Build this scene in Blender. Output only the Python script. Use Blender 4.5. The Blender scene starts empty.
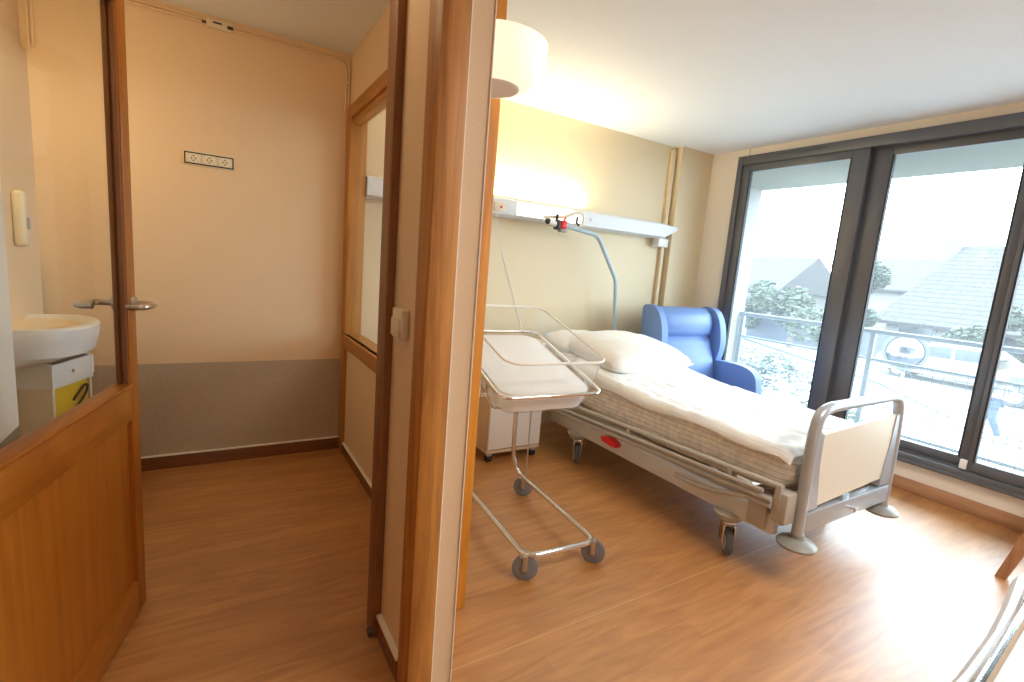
import bpy, bmesh, math, random
from mathutils import Vector, Matrix, noise
random.seed(7)
PI = math.pi
S = bpy.context.scene
COL = S.collection

# ------------------------------------------------------------------ helpers
class MB:
    """collects shapes into one mesh; coordinates are given in world space, o is the owner's base point"""
    def __init__(s, o=(0, 0, 0)):
        s.bm = bmesh.new(); s.o = Vector(o); s.mi = 0
    def v(s, p):
        return s.bm.verts.new(Vector(p) - s.o)
    def f(s, vs):
        try:
            fc = s.bm.faces.new(vs); fc.material_index = s.mi; return fc
        except ValueError:
            return None
    def box(s, x0, x1, y0, y1, z0, z1, bev=0.0, seg=2, M=None):
        vs = []
        for z in (z0, z1):
            for x, y in ((x0, y0), (x1, y0), (x1, y1), (x0, y1)):
                p = Vector((x, y, z))
                if M is not None: p = M @ p
                vs.append(s.v(p))
        fs = [s.f([vs[i] for i in q]) for q in ((3, 2, 1, 0), (4, 5, 6, 7), (0, 1, 5, 4), (1, 2, 6, 5), (2, 3, 7, 6), (3, 0, 4, 7))]
        if bev > 0:
            es = set()
            for fc in fs:
                for e in fc.edges: es.add(e)
            bmesh.ops.bevel(s.bm, geom=list(es), offset=bev, segments=seg, affect='EDGES', profile=.5, clamp_overlap=True)
        return s
    def prism(s, poly, axis, a, b, bev=0.0, seg=2):
        """poly of 2D points; axis 'x' -> (y,z), 'y' -> (x,z), 'z' -> (x,y)"""
        def P(q, t):
            return {'x': (t, q[0], q[1]), 'y': (q[0], t, q[1]), 'z': (q[0], q[1], t)}[axis]
        A = [s.v(P(q, a)) for q in poly]; B = [s.v(P(q, b)) for q in poly]
        n = len(poly); fs = [s.f(A[::-1]), s.f(B)]
        for i in range(n):
            fs.append(s.f([A[i], A[(i + 1) % n], B[(i + 1) % n], B[i]]))
        if bev > 0:
            es = set(e for fc in fs if fc for e in fc.edges if abs(e.calc_face_angle(0)) > .5)
            bmesh.ops.bevel(s.bm, geom=list(es), offset=bev, segments=seg, affect='EDGES', profile=.5, clamp_overlap=True)
        bmesh.ops.recalc_face_normals(s.bm, faces=s.bm.faces[:])
        return s
    def tube(s, pts, r, seg=10, fil=0.0, closed=False, nf=5, flat=None):
        P = [Vector(p) for p in pts]
        if fil > 0:
            Q = []; n = len(P)
            for i in range(n):
                if not closed and i in (0, n - 1): Q.append(P[i]); continue
                a, b, c = P[i - 1], P[i], P[(i + 1) % n]
                d1 = (a - b); d2 = (c - b); k = min(fil, d1.length * .49, d2.length * .49)
                p1 = b + d1.normalized() * k; p2 = b + d2.normalized() * k
                for j in range(nf + 1):
                    t = j / nf
                    Q.append(p1 * (1 - t) ** 2 + b * 2 * t * (1 - t) + p2 * t * t)
            P = Q
        n = len(P); rings = []
        up = None
        for i in range(n):
            if closed: d = (P[(i + 1) % n] - P[i - 1])
            else: d = P[min(i + 1, n - 1)] - P[max(i - 1, 0)]
            d.normalize()
            if up is None:
                up = Vector((0, 0, 1)) if abs(d.z) < .9 else Vector((1, 0, 0))
            sx = d.cross(up)
            if sx.length < 1e-5: sx = d.orthogonal()
            sx.normalize(); up = sx.cross(d).normalized()
            ring = []
            for k in range(seg):
                a = 2 * PI * k / seg
                ra, rb = (r, r) if flat is None else flat
                ring.append(s.v(P[i] + sx * math.cos(a) * ra + up * math.sin(a) * rb))
            rings.append(ring)
        m = n if closed else n - 1
        for i in range(m):
            A, B = rings[i], rings[(i + 1) % n]
            for k in range(seg):
                s.f([A[k], A[(k + 1) % seg], B[(k + 1) % seg], B[k]])
        if not closed:
            s.f(rings[0][::-1]); s.f(rings[-1])
        bmesh.ops.recalc_face_normals(s.bm, faces=s.bm.faces[:])
        return s
    def lathe(s, prof, c, axis=(0, 0, 1), seg=24, cap=True):
        ax = Vector(axis).normalized(); q = Vector((0, 0, 1)).rotation_difference(ax); c = Vector(c)
        rings = []
        for r, z in prof:
            if r < 1e-6: rings.append([s.v(c + q @ Vector((0, 0, z)))]); continue
            rings.append([s.v(c + q @ Vector((r * math.cos(2 * PI * k / seg), r * math.sin(2 * PI * k / seg), z))) for k in range(seg)])
        for A, B in zip(rings, rings[1:]):
            for k in range(seg):
                k2 = (k + 1) % seg
                if len(A) == 1 and len(B) == 1: continue
                if len(A) == 1: s.f([A[0], B[k2], B[k]])
                elif len(B) == 1: s.f([A[k], A[k2], B[0]])
                else: s.f([A[k], A[k2], B[k2], B[k]])
        if cap:
            if len(rings[0]) > 1: s.f(rings[0][::-1])
            if len(rings[-1]) > 1: s.f(rings[-1])
        bmesh.ops.recalc_face_normals(s.bm, faces=s.bm.faces[:])
        return s
    def cyl(s, p0, p1, r, seg=16, r1=None):
        p0 = Vector(p0); p1 = Vector(p1); L = (p1 - p0).length
        return s.lathe([(r, 0), (r if r1 is None else r1, L)], p0, p1 - p0, seg)
    def grid(s, fn, nu, nv, closed_u=False, flip=False):
        V = [[s.v(fn(i / (nu if closed_u else nu - 1), j / (nv - 1))) for j in range(nv)] for i in range(nu)]
        for i in range(nu if closed_u else nu - 1):
            for j in range(nv - 1):
                q = [V[i][j], V[(i + 1) % nu][j], V[(i + 1) % nu][j + 1], V[i][j + 1]]
                s.f(q[::-1] if flip else q)
        return V
    def loft(s, loops, cap0=True, cap1=True):
        R = [[s.v(p) for p in L] for L in loops]; n = len(R[0])
        for A, B in zip(R, R[1:]):
            for k in range(n):
                s.f([A[k], A[(k + 1) % n], B[(k + 1) % n], B[k]])
        if cap0: s.f(R[0][::-1])
        if cap1: s.f(R[-1])
        bmesh.ops.recalc_face_normals(s.bm, faces=s.bm.faces[:])
        return s
    def build(s, name, mat, parent=None, ang=38):
        me = bpy.data.meshes.new(name)
        s.bm.normal_update()
        for e in s.bm.edges:
            if len(e.link_faces) == 2: e.smooth = e.calc_face_angle(0) < math.radians(ang)
        for fc in s.bm.faces: fc.smooth = True
        s.bm.to_mesh(me); s.bm.free()
        for m in (mat if isinstance(mat, (list, tuple)) else [mat]): me.materials.append(m)
        o = bpy.data.objects.new(name, me); COL.objects.link(o)
        if parent is not None: o.parent = parent
        else: o.location = s.o
        return o

def thing(name, label, cat, loc, rotz=0, group=None):
    o = bpy.data.objects.new(name, None); COL.objects.link(o)
    o.location = loc; o.rotation_euler = (0, 0, rotz); o.empty_display_size = .1
    o['label'] = label; o['category'] = cat
    if group: o['group'] = group
    return o
def tag(o, label, cat, group=None):
    o['label'] = label; o['category'] = cat
    if group: o['group'] = group
    return o
def struct(o):
    o['kind'] = 'structure'; return o
def smod(o, lv=1):
    m = o.modifiers.new('sub', 'SUBSURF'); m.levels = lv; m.render_levels = lv; return o
def rrect(hx, hy, r, n=5):
    out = []
    for cx, cy, a0 in ((hx - r, hy - r, 0), (-hx + r, hy - r, 90), (-hx + r, -hy + r, 180), (hx - r, -hy + r, 270)):
        for i in range(n + 1):
            a = math.radians(a0 + 90 * i / n); out.append((cx + r * math.cos(a), cy + r * math.sin(a)))
    return out
def chaikin(P, n=2):
    for _ in range(n):
        Q = []
        for i in range(len(P)):
            a, b = P[i], P[(i + 1) % len(P)]
            Q += [(a[0] * .75 + b[0] * .25, a[1] * .75 + b[1] * .25), (a[0] * .25 + b[0] * .75, a[1] * .25 + b[1] * .75)]
        P = Q
    return P
def sstep(a, b, t):
    t = max(0, min(1, (t - a) / (b - a))); return t * t * (3 - 2 * t)

# ------------------------------------------------------------------ materials
def pm(name, col, rough=.5, metal=0, coat=0, spec=.5, bump=0, bscale=60, emit=None, estr=0, ior=1.45, sheen=0, var=0):
    m = bpy.data.materials.new(name); m.use_nodes = True
    nt = m.node_tree; b = nt.nodes['Principled BSDF']
    b.inputs['Base Color'].default_value = (*col, 1); b.inputs['Roughness'].default_value = rough
    b.inputs['Metallic'].default_value = metal; b.inputs['Coat Weight'].default_value = coat
    b.inputs['Coat Roughness'].default_value = .15
    b.inputs['IOR'].default_value = ior; b.inputs['Specular IOR Level'].default_value = spec
    b.inputs['Sheen Weight'].default_value = sheen
    if emit: b.inputs['Emission Color'].default_value = (*emit, 1); b.inputs['Emission Strength'].default_value = estr
    if bump or var:
        tc = nt.nodes.new('ShaderNodeTexCoord'); n = nt.nodes.new('ShaderNodeTexNoise')
        n.inputs['Scale'].default_value = bscale; n.inputs['Detail'].default_value = 4
        nt.links.new(tc.outputs['Object'], n.inputs['Vector'])
        if bump:
            bp = nt.nodes.new('ShaderNodeBump'); bp.inputs['Strength'].default_value = bump; bp.inputs['Distance'].default_value = .01
            nt.links.new(n.outputs['Fac'], bp.inputs['Height']); nt.links.new(bp.outputs['Normal'], b.inputs['Normal'])
        if var:
            r = nt.nodes.new('ShaderNodeValToRGB'); e = r.color_ramp.elements
            e[0].position = .35; e[1].position = .65
            e[0].color = (*[c * (1 - var) for c in col], 1); e[1].color = (*[min(1, c * (1 + var)) for c in col], 1)
            nt.links.new(n.outputs['Fac'], r.inputs['Fac']); nt.links.new(r.outputs['Color'], b.inputs['Base Color'])
    return m

def wood(name, c0, c1, axis='z', rough=.35, scale=1.0, coat=.2):
    m = bpy.data.materials.new(name); m.use_nodes = True; nt = m.node_tree; b = nt.nodes['Principled BSDF']
    L = nt.links.new
    g = nt.nodes.new('ShaderNodeNewGeometry'); mp = nt.nodes.new('ShaderNodeMapping')
    sc = {'x': (1.3, 22, 22), 'y': (22, 1.3, 22), 'z': (22, 22, 1.3)}[axis]
    mp.inputs['Scale'].default_value = [q * scale for q in sc]
    L(g.outputs['Position'], mp.inputs['Vector'])
    n1 = nt.nodes.new('ShaderNodeTexNoise'); n1.inputs['Scale'].default_value = 1.0; n1.inputs['Detail'].default_value = 5; n1.inputs['Distortion'].default_value = 1.2
    n2 = nt.nodes.new('ShaderNodeTexNoise'); n2.inputs['Scale'].default_value = 7; n2.inputs['Detail'].default_value = 3
    L(mp.outputs['Vector'], n1.inputs['Vector']); L(mp.outputs['Vector'], n2.inputs['Vector'])
    mx = nt.nodes.new('ShaderNodeMix'); mx.data_type = 'FLOAT'; mx.inputs['Factor'].default_value = .25
    L(n1.outputs['Fac'], mx.inputs['A']); L(n2.outputs['Fac'], mx.inputs['B'])
    r = nt.nodes.new('ShaderNodeValToRGB'); e = r.color_ramp.elements
    e[0].position = .35; e[1].position = .66; e[0].color = (*c0, 1); e[1].color = (*c1, 1)
    L(mx.outputs['Result'], r.inputs['Fac']); L(r.outputs['Color'], b.inputs['Base Color'])
    b.inputs['Roughness'].default_value = rough; b.inputs['Coat Weight'].default_value = coat; b.inputs['Coat Roughness'].default_value = .2
    return m

def floor_mat():
    m = bpy.data.materials.new('vinyl_wood_floor'); m.use_nodes = True; nt = m.node_tree; b = nt.nodes['Principled BSDF']; L = nt.links.new
    g = nt.nodes.new('ShaderNodeNewGeometry')
    br = nt.nodes.new('ShaderNodeTexBrick'); br.offset = .37; br.squash = 1
    br.inputs['Color1'].default_value = (.40, .40, .40, 1); br.inputs['Color2'].default_value = (.62, .62, .62, 1); br.inputs['Mortar'].default_value = (.42, .42, .42, 1)
    br.inputs['Scale'].default_value = 1; br.inputs['Mortar Size'].default_value = .0012; br.inputs['Brick Width'].default_value = .95; br.inputs['Row Height'].default_value = .098
    L(g.outputs['Position'], br.inputs['Vector'])
    mp = nt.nodes.new('ShaderNodeMapping'); mp.inputs['Scale'].default_value = (2.2, 17, 1)
    L(g.outputs['Position'], mp.inputs['Vector'])
    n1 = nt.nodes.new('ShaderNodeTexNoise'); n1.inputs['Scale'].default_value = 1.0; n1.inputs['Detail'].default_value = 6; n1.inputs['Distortion'].default_value = 1.6
    L(mp.outputs['Vector'], n1.inputs['Vector'])
    mx = nt.nodes.new('ShaderNodeMix'); mx.data_type = 'FLOAT'; mx.inputs['Factor'].default_value = .62
    L(br.outputs['Color'], mx.inputs['A']); L(n1.outputs['Fac'], mx.inputs['B'])
    r = nt.nodes.new('ShaderNodeValToRGB'); e = r.color_ramp.elements
    e[0].position = .36; e[1].position = .64; e[0].color = (.355, .138, .030, 1); e[1].color = (.56, .258, .076, 1)
    L(mx.outputs['Result'], r.inputs['Fac'])
    # welded seam between two sheets of the floor covering
    sx = nt.nodes.new('ShaderNodeSeparateXYZ'); L(g.outputs['Position'], sx.inputs['Vector'])
    a = nt.nodes.new('ShaderNodeMath'); a.operation = 'SUBTRACT'; a.inputs[1].default_value = 1.25; L(sx.outputs['Y'], a.inputs[0])
    ab = nt.nodes.new('ShaderNodeMath'); ab.operation = 'ABSOLUTE'; L(a.outputs[0], ab.inputs[0])
    lt = nt.nodes.new('ShaderNodeMath'); lt.operation = 'LESS_THAN'; lt.inputs[1].default_value = .0022; L(ab.outputs[0], lt.inputs[0])
    m2 = nt.nodes.new('ShaderNodeMix'); m2.data_type = 'RGBA'; L(lt.outputs[0], m2.inputs['Factor'])
    L(r.outputs['Color'], m2.inputs['A']); m2.inputs['B'].default_value = (.58, .34, .16, 1)
    L(m2.outputs['Result'], b.inputs['Base Color'])
    n3 = nt.nodes.new('ShaderNodeTexNoise'); n3.inputs['Scale'].default_value = 3; L(g.outputs['Position'], n3.inputs['Vector'])
    mr = nt.nodes.new('ShaderNodeMapRange'); mr.inputs['To Min'].default_value = .38; mr.inputs['To Max'].default_value = .48
    L(n3.outputs['Fac'], mr.inputs['Value']); L(mr.outputs['Result'], b.inputs['Roughness'])
    b.inputs['Coat Weight'].default_value = .85; b.inputs['Coat Roughness'].default_value = .46; b.inputs['Coat IOR'].default_value = 1.6; b.inputs['IOR'].default_value = 1.6
    return m

def wall_dado_mat(name, cream, dado, zsplit):
    m = bpy.data.materials.new(name); m.use_nodes = True; nt = m.node_tree; b = nt.nodes['Principled BSDF']; L = nt.links.new
    g = nt.nodes.new('ShaderNodeNewGeometry'); sx = nt.nodes.new('ShaderNodeSeparateXYZ'); L(g.outputs['Position'], sx.inputs['Vector'])
    gt = nt.nodes.new('ShaderNodeMath'); gt.operation = 'LESS_THAN'; gt.inputs[1].default_value = zsplit; L(sx.outputs['Z'], gt.inputs[0])
    n = nt.nodes.new('ShaderNodeTexNoise'); n.inputs['Scale'].default_value = 90; n.inputs['Detail'].default_value = 3; L(g.outputs['Position'], n.inputs['Vector'])
    r = nt.nodes.new('ShaderNodeValToRGB'); e = r.color_ramp.elements; e[0].position = .38; e[1].position = .6
    e[0].color = (*[c * .94 for c in dado], 1); e[1].color = (*[c * 1.04 for c in dado], 1); L(n.outputs['Fac'], r.inputs['Fac'])
    mx = nt.nodes.new('ShaderNodeMix'); mx.data_type = 'RGBA'; L(gt.outputs[0], mx.inputs['Factor'])
    mx.inputs['A'].default_value = (*cream, 1); L(r.outputs['Color'], mx.inputs['B']); L(mx.outputs['Result'], b.inputs['Base Color'])
    n2 = nt.nodes.new('ShaderNodeTexNoise'); n2.inputs['Scale'].default_value = 130; L(g.outputs['Position'], n2.inputs['Vector'])
    bp = nt.nodes.new('ShaderNodeBump'); bp.inputs['Strength'].default_value = .12; bp.inputs['Distance'].default_value = .004
    L(n2.outputs['Fac'], bp.inputs['Height']); L(bp.outputs['Normal'], b.inputs['Normal']); b.inputs['Roughness'].default_value = .55
    return m

def glass_mat(name, tint=(1, 1, 1), veil=0.0, refl=1.0, veilcol=(.95, .98, 1)):
    """thin pane: clear with Fresnel reflection and an optional white veil that scatters light"""
    m = bpy.data.materials.new(name); m.use_nodes = True; nt = m.node_tree; nt.nodes.clear(); L = nt.links.new
    out = nt.nodes.new('ShaderNodeOutputMaterial'); t = nt.nodes.new('ShaderNodeBsdfTransparent'); t.inputs['Color'].default_value = (*tint, 1)
    gl = nt.nodes.new('ShaderNodeBsdfGlossy'); gl.inputs['Roughness'].default_value = .02
    lw = nt.nodes.new('ShaderNodeLayerWeight'); lw.inputs['Blend'].default_value = .5
    pw = nt.nodes.new('ShaderNodeMath'); pw.operation = 'POWER'; pw.inputs[1].default_value = 5; L(lw.outputs['Facing'], pw.inputs[0])
    mu = nt.nodes.new('ShaderNodeMath'); mu.operation = 'MULTIPLY_ADD'; mu.inputs[1].default_value = .9 * refl; mu.inputs[2].default_value = .035 * refl; L(pw.outputs[0], mu.inputs[0])
    tr = nt.nodes.new('ShaderNodeBsdfTranslucent'); tr.inputs['Color'].default_value = (*veilcol, 1)
    m1 = nt.nodes.new('ShaderNodeMixShader'); m1.inputs[0].default_value = veil; L(t.outputs[0], m1.inputs[1]); L(tr.outputs[0], m1.inputs[2])
    m2 = nt.nodes.new('ShaderNodeMixShader'); L(mu.outputs[0], m2.inputs[0]); L(m1.outputs[0], m2.inputs[1]); L(gl.outputs[0], m2.inputs[2])
    L(m2.outputs[0], out.inputs['Surface'])
    return m

def stripe_cloth(name, base, line, axis, period, width, rough=.9, vary=.12):
    m = bpy.data.materials.new(name); m.use_nodes = True; nt = m.node_tree; b = nt.nodes['Principled BSDF']; L = nt.links.new
    tc = nt.nodes.new('ShaderNodeTexCoord'); n = nt.nodes.new('ShaderNodeTexNoise'); n.inputs['Scale'].default_value = 4; n.inputs['Detail'].default_value = 3
    L(tc.outputs['Object'], n.inputs['Vector'])
    sx = nt.nodes.new('ShaderNodeSeparateXYZ'); L(tc.outputs['Object'], sx.inputs['Vector'])
    ad = nt.nodes.new('ShaderNodeMath'); ad.operation = 'MULTIPLY_ADD'; ad.inputs[1].default_value = .02
    L(n.outputs['Fac'], ad.inputs[0]); L(sx.outputs[axis], ad.inputs[2])
    dv = nt.nodes.new('ShaderNodeMath'); dv.operation = 'DIVIDE'; dv.inputs[1].default_value = period; L(ad.outputs[0], dv.inputs[0])
    frc = nt.nodes.new('ShaderNodeMath'); frc.operation = 'FRACT'; L(dv.outputs[0], frc.inputs[0])
    lt = nt.nodes.new('ShaderNodeMath'); lt.operation = 'LESS_THAN'; lt.inputs[1].default_value = width; L(frc.outputs[0], lt.inputs[0])
    n2 = nt.nodes.new('ShaderNodeTexNoise'); n2.inputs['Scale'].default_value = 28; n2.inputs['Detail'].default_value = 4; L(tc.outputs['Object'], n2.inputs['Vector'])
    r = nt.nodes.new('ShaderNodeValToRGB'); e = r.color_ramp.elements; e[0].position = .35; e[1].position = .65
    e[0].color = (*[c * (1 - vary) for c in base], 1); e[1].color = (*[min(1, c * (1 + vary)) for c in base], 1); L(n2.outputs['Fac'], r.inputs['Fac'])
    mx = nt.nodes.new('ShaderNodeMix'); mx.data_type = 'RGBA'; L(lt.outputs[0], mx.inputs['Factor']); L(r.outputs['Color'], mx.inputs['A']); mx.inputs['B'].default_value = (*line, 1)
    L(mx.outputs['Result'], b.inputs['Base Color']); b.inputs['Roughness'].default_value = rough; b.inputs['Sheen Weight'].default_value = .2
    return m

M = {}
M['floor'] = floor_mat()
CREAM = (.78, .585, .38)
M['cream'] = pm('cream_wall_paint', CREAM, .55, bump=.1, bscale=120)
M['room'] = pm('pale_cream_wall_paint', (.87, .78, .65), .5, bump=.1, bscale=120)
M['yellow'] = pm('yellow_wall_paint', (.76, .635, .425), .5, bump=.1, bscale=120)
M['dado'] = wall_dado_mat('cream_wall_over_brown_dado', CREAM, (.47, .385, .295), .612)
M['white_dado'] = wall_dado_mat('white_wall_over_brown_dado', (.86, .84, .80), (.30, .25, .16), .64)
M['ceiling'] = pm('white_ceiling_paint', (.82, .85, .87), .7, bump=.06, bscale=150)
M['doorwood'] = wood('varnished_door_wood', (.33, .100, .006), (.46, .155, .013), 'z', .42, .7, .05)
M['doorwoodh'] = wood('varnished_door_wood_across', (.31, .096, .006), (.46, .155, .013), 'y', .42, .7, .05)
M['framewood'] = wood('golden_frame_wood', (.35, .130, .020), (.62, .275, .060), 'z', .5, 1, 0)
M['darkwood'] = wood('brown_frame_wood', (.19, .075, .025), (.30, .13, .048), 'z', .5, 1, 0)
M['partwood'] = wood('partition_wood', (.36, .15, .028), (.56, .25, .06), 'z', .5, 1, 0)
M['partwoody'] = wood('partition_wood_along', (.36, .15, .028), (.56, .25, .06), 'y', .5, 1, 0)
M['litwood'] = wood('varnished_wood_lit_bright', (.52, .185, .010), (.74, .30, .028), 'z', .5, 1, 0)  # door varnish brightened to paint the strong light on the post
M['skirt'] = wood('skirting_wood', (.15, .058, .020), (.24, .098, .036), 'x', .45)
M['skirt2'] = wood('room_skirting_wood', (.34, .16, .075), (.48, .25, .13), 'y', .45)
M['caulk'] = pm('white_sealant', (.85, .82, .76), .5)
M['steel'] = pm('brushed_steel', (.62, .59, .55), .28, 1)
M['chrome'] = pm('chrome', (.78, .78, .78), .1, 1)
M['glass'] = glass_mat('clear_window_glass', (.96, .985, .985), .035)  # veil puts the washed-out window glare into the pane as haze
M['inglass'] = glass_mat('clear_indoor_glass', (.985, .99, .98), .0, .6)
M['plexi'] = glass_mat('clear_acrylic', (.97, .975, .97), .10, 1.0, (1, 1, 1))
M['acrylic_edge'] = pm('acrylic_rim', (.93, .92, .88), .2, spec=.6)
M['alu'] = pm('dark_anodised_aluminium', (.135, .138, .152), .38, .35)
M['seal'] = pm('black_rubber_seal', (.02, .02, .022), .6)
M['white'] = pm('white_plastic', (.82, .82, .80), .35)
M['offwhite'] = pm('cream_plastic', (.75, .66, .49), .4)
M['bluewhite'] = pm('pale_grey_enamel', (.72, .75, .78), .35)
M['grey'] = pm('grey_plastic', (.36, .36, .36), .45)
M['warmgrey'] = pm('warm_grey_enamel', (.45, .41, .36), .38)
M['discgrey'] = pm('grey_green_bumper_plastic', (.30, .295, .27), .4)
M['silver'] = pm('silver_enamel', (.46, .49, .53), .32, .45)
M['bedbeam'] = pm('pale_grey_steel_beam', (.62, .60, .58), .4)
M['darkgrey'] = pm('dark_grey_rubber', (.10, .10, .11), .55)
M['wheelgrey'] = pm('grey_rubber_tyre', (.20, .20, .22), .55)
M['black'] = pm('black_plastic', (.02, .022, .022), .4)
M['red'] = pm('red_plastic', (.75, .03, .03), .4)
M['blue'] = pm('blue_vinyl', (.165, .275, .56), .45, bump=.08, bscale=220, spec=.5)
M['poleblue'] = pm('blue_grey_enamel', (.42, .54, .62), .3)
M['sheet'] = pm('white_cotton_sheet', (.86, .85, .83), .9, bump=.25, bscale=45, sheen=.2)
M['stripesheet'] = stripe_cloth('white_sheet_with_faint_stripes', (.85, .845, .83), (.74, .725, .70), 'X', .055, .07, .9, .015)
M['pillow'] = pm('white_pillow_cotton', (.87, .86, .83), .9, bump=.2, bscale=30, sheen=.2)
M['mattress'] = stripe_cloth('striped_cover_shaded_beige', (.72, .665, .58), (.40, .345, .285), 'Z', .026, .10)  # beige tone paints the shade on the side of the white sheet
M['babymat'] = pm('white_cot_mattress', (.84, .84, .84), .8, bump=.1, bscale=40)
M['board'] = pm('cream_laminate_board', (.72, .66, .55), .35)
M['cabwood'] = wood('beige_beech_laminate', (.60, .42, .26), (.70, .52, .34), 'z', .45)
M['cabwoodx'] = wood('beige_beech_laminate_top', (.62, .46, .30), (.72, .56, .39), 'x', .45)
M['cabwhite'] = pm('white_laminate', (.78, .76, .72), .35)
M['lampshade'] = pm('opal_lamp_shade', (.90, .84, .68), .4, emit=(1, .90, .68), estr=.6)  # weak glow put in for daylight on the unlit lamp
M['diffgrey'] = pm('grey_frosted_diffuser', (.74, .71, .67), .5)
M['lightpanel'] = pm('lit_opal_panel', (.9, .9, .85), .4, emit=(1, .95, .78), estr=1.6)
M['yellowbag'] = pm('yellow_bag_plastic', (.72, .50, .03), .35, bump=.3, bscale=14)
M['beigetop'] = pm('cream_ceramic', (.84, .72, .52), .25)
M['couchwhite'] = pm('white_ribbed_vinyl', (.80, .81, .82), .4)
M['legwood'] = wood('chair_leg_wood', (.28, .12, .05), (.42, .21, .10), 'z', .4)

# ------------------------------------------------------------------ room shell
D = 3.27; H = 2.47; XW = 4.026
o = MB(); o.box(-2.2, 4.10, -3.0, 3.45, -.12, 0); struct(o.build('floor', M['floor']))
o = MB(); o.box(-2.2, 4.10, -3.0, 3.45, H, H + .12); struct(o.build('ceiling', M['ceiling']))
o = MB(); o.box(-1.0, .76, D, D + .15, 0, H); struct(o.build('wall_back', M['dado']))
o = MB(); o.box(.76, XW, D, D + .15, 0, H); struct(o.build('wall_headboard', M['yellow']))
# boxed-in corner duct with its cornice band, and the slim pipe casing beside it
o = MB(); o.box(3.605, XW, D - .075, D, 0, H); o.box(3.600, XW, D - .081, D, H - .055, H)
struct(o.build('wall_corner', M['yellow']))
o = MB(); o.box(3.535, 3.575, D - .035, D, 0, H - .03, .008); struct(o.build('trim_1', M['yellow']))
# window wall: pier, lintel, low sill, far run
o = MB()
o.box(XW, XW + .12, 2.90, D + .15, 0, H); o.box(XW, XW + .12, -.12, 2.90, 2.405, H); o.box(XW, XW + .12, -.12, 2.90, 0, .205)
o.box(XW, XW + .12, -3.0, -.12, 0, H)
o.box(XW - .012, XW, 2.815, 2.90, 2.405, H - .0)          # cover strip above the frame
struct(o.build('wall_right', M['room']))
o = MB(); o.box(XW - .014, XW, -2.9, 3.19, 0, .09, .003); struct(o.build('baseboard_right', M['skirt2']))
# hall side and rear walls (outside the frame, they close the room)
o = MB(); o.box(-2.2, 4.10, -3.1, -3.0, 0, H); struct(o.build('wall_rear', M['room']))
o = MB(); o.box(-2.2, -.47, 1.20, 1.29, 0, H); o.box(-.47, .475, 1.20, 1.29, 2.08, H); struct(o.build('wall_front', M['cream']))
o = MB(); o.box(-2.3, -2.2, -3.0, 1.29, 0, H); struct(o.build('wall_hall', M['cream']))
o = MB(); o.box(-.85, -.735, 1.29, D, 0, H); struct(o.build('wall_left', M['dado']))
o = MB(); o.box(-.735, -.715, 2.3, D, 0, 2.09); struct(o.build('trim_2', M['cream']))
o = MB(); o.box(-.735, -.560, 1.45, 2.21, 0, H, .012, 3); struct(o.build('wall_recess', M['white_dado']))
# jamb block between the two openings
o = MB(); o.box(.485, .622, 1.212, 1.60, 0, H); struct(o.build('wall_middle', M['cream']))
o = MB(); o.box(.552, .558, 1.207, 1.2125, 0, H); o.box(.6205, .6235, 1.2075, 1.216, 0, H); struct(o.build('trim_3', M['caulk']))
o = MB(); o.box(.4735, .551, 1.195, 1.285, 0, H, .004); struct(o.build('trim_4', M['framewood']))
o = MB(); o.box(.458, .4855, 1.495, 1.575, 0, H, .003); struct(o.build('trim_5', M['darkwood']))
o = MB(); o.box(.445, .470, 1.500, 1.53, 0, .022, .004); tag(o.build('door_stop', M['darkgrey']), 'small dark rubber door stop at the foot of the dark brown post', 'door stop')
# glazed partition towards the headboard wall
PX = .73
o = MB(); o.box(PX, .80, 1.56, D, 0, .745); o.box(PX, .80, 1.56, D, 2.13, H); o.box(PX, .80, 1.56, 1.62, .745, 2.13)
struct(o.build('wall_partition', M['cream']))
o = MB(); o.box(.622, .812, 1.50, 1.56, 0, H, .004); struct(o.build('trim_6', M['litwood']))
w2 = bpy.data.objects.new('window_2', None); COL.objects.link(w2); struct(w2)
fr = MB()
fr.box(PX - .018, .815, 3.165, D - .002, 0, 2.165, .004)
fr.box(PX - .018, .815, 1.62, 1.70, .70, 2.165, .004)
fr.build('window_frame', M['partwood'], w2)
fr = MB()
fr.box(PX - .018, .815, 1.70, 3.165, 2.09, 2.165, .004); fr.box(PX - .018, .815, 1.70, 3.165, .70, .79, .004)
fr.box(PX - .004, .79, 1.70, 3.165, 2.06, 2.09, .004); fr.box(PX - .030, PX + .01, 1.66, 3.165, .772, .79, .004)
fr.build('window_rail', M['partwoody'], w2)
g = MB(); g.box(.762, .766, 1.70, 3.165, .79, 2.06); g.build('pane', M['inglass'], w2)
# skirting boards with a pale sealant line
o = MB(); o.box(-.73, PX, D - .013, D, 0, .076, .002); struct(o.build('baseboard_back', M['skirt']))
o = MB(); o.box(-.73, PX, D - .015, D, .0765, .083); struct(o.build('trim_7', M['caulk']))
o = MB(); o.box(PX - .013, PX, 1.62, 3.165, 0, .066, .002); struct(o.build('baseboard_partition', M['skirt']))
o = MB(); o.box(PX - .015, PX, 1.62, 3.165, .0665, .072); struct(o.build('trim_8', M['caulk']))
o = MB(); o.box(.472, .485, 1.285, 1.495, 0, .075, .002); struct(o.build('baseboard_middle', M['skirt']))
o = MB(); o.box(.468, .485, 1.285, 1.495, .0755, .086); struct(o.build('trim_9', M['caulk']))

# ------------------------------------------------------------------ half glazed door, standing open
ang = math.radians(12.5); W = .88
hx, hy = -.214 - W * math.sin(ang) - .04 * math.cos(ang), 2.008 - W * math.cos(ang) + .04 * math.sin(ang)
d1 = bpy.data.objects.new('door_1', None); COL.objects.link(d1); struct(d1)
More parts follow.
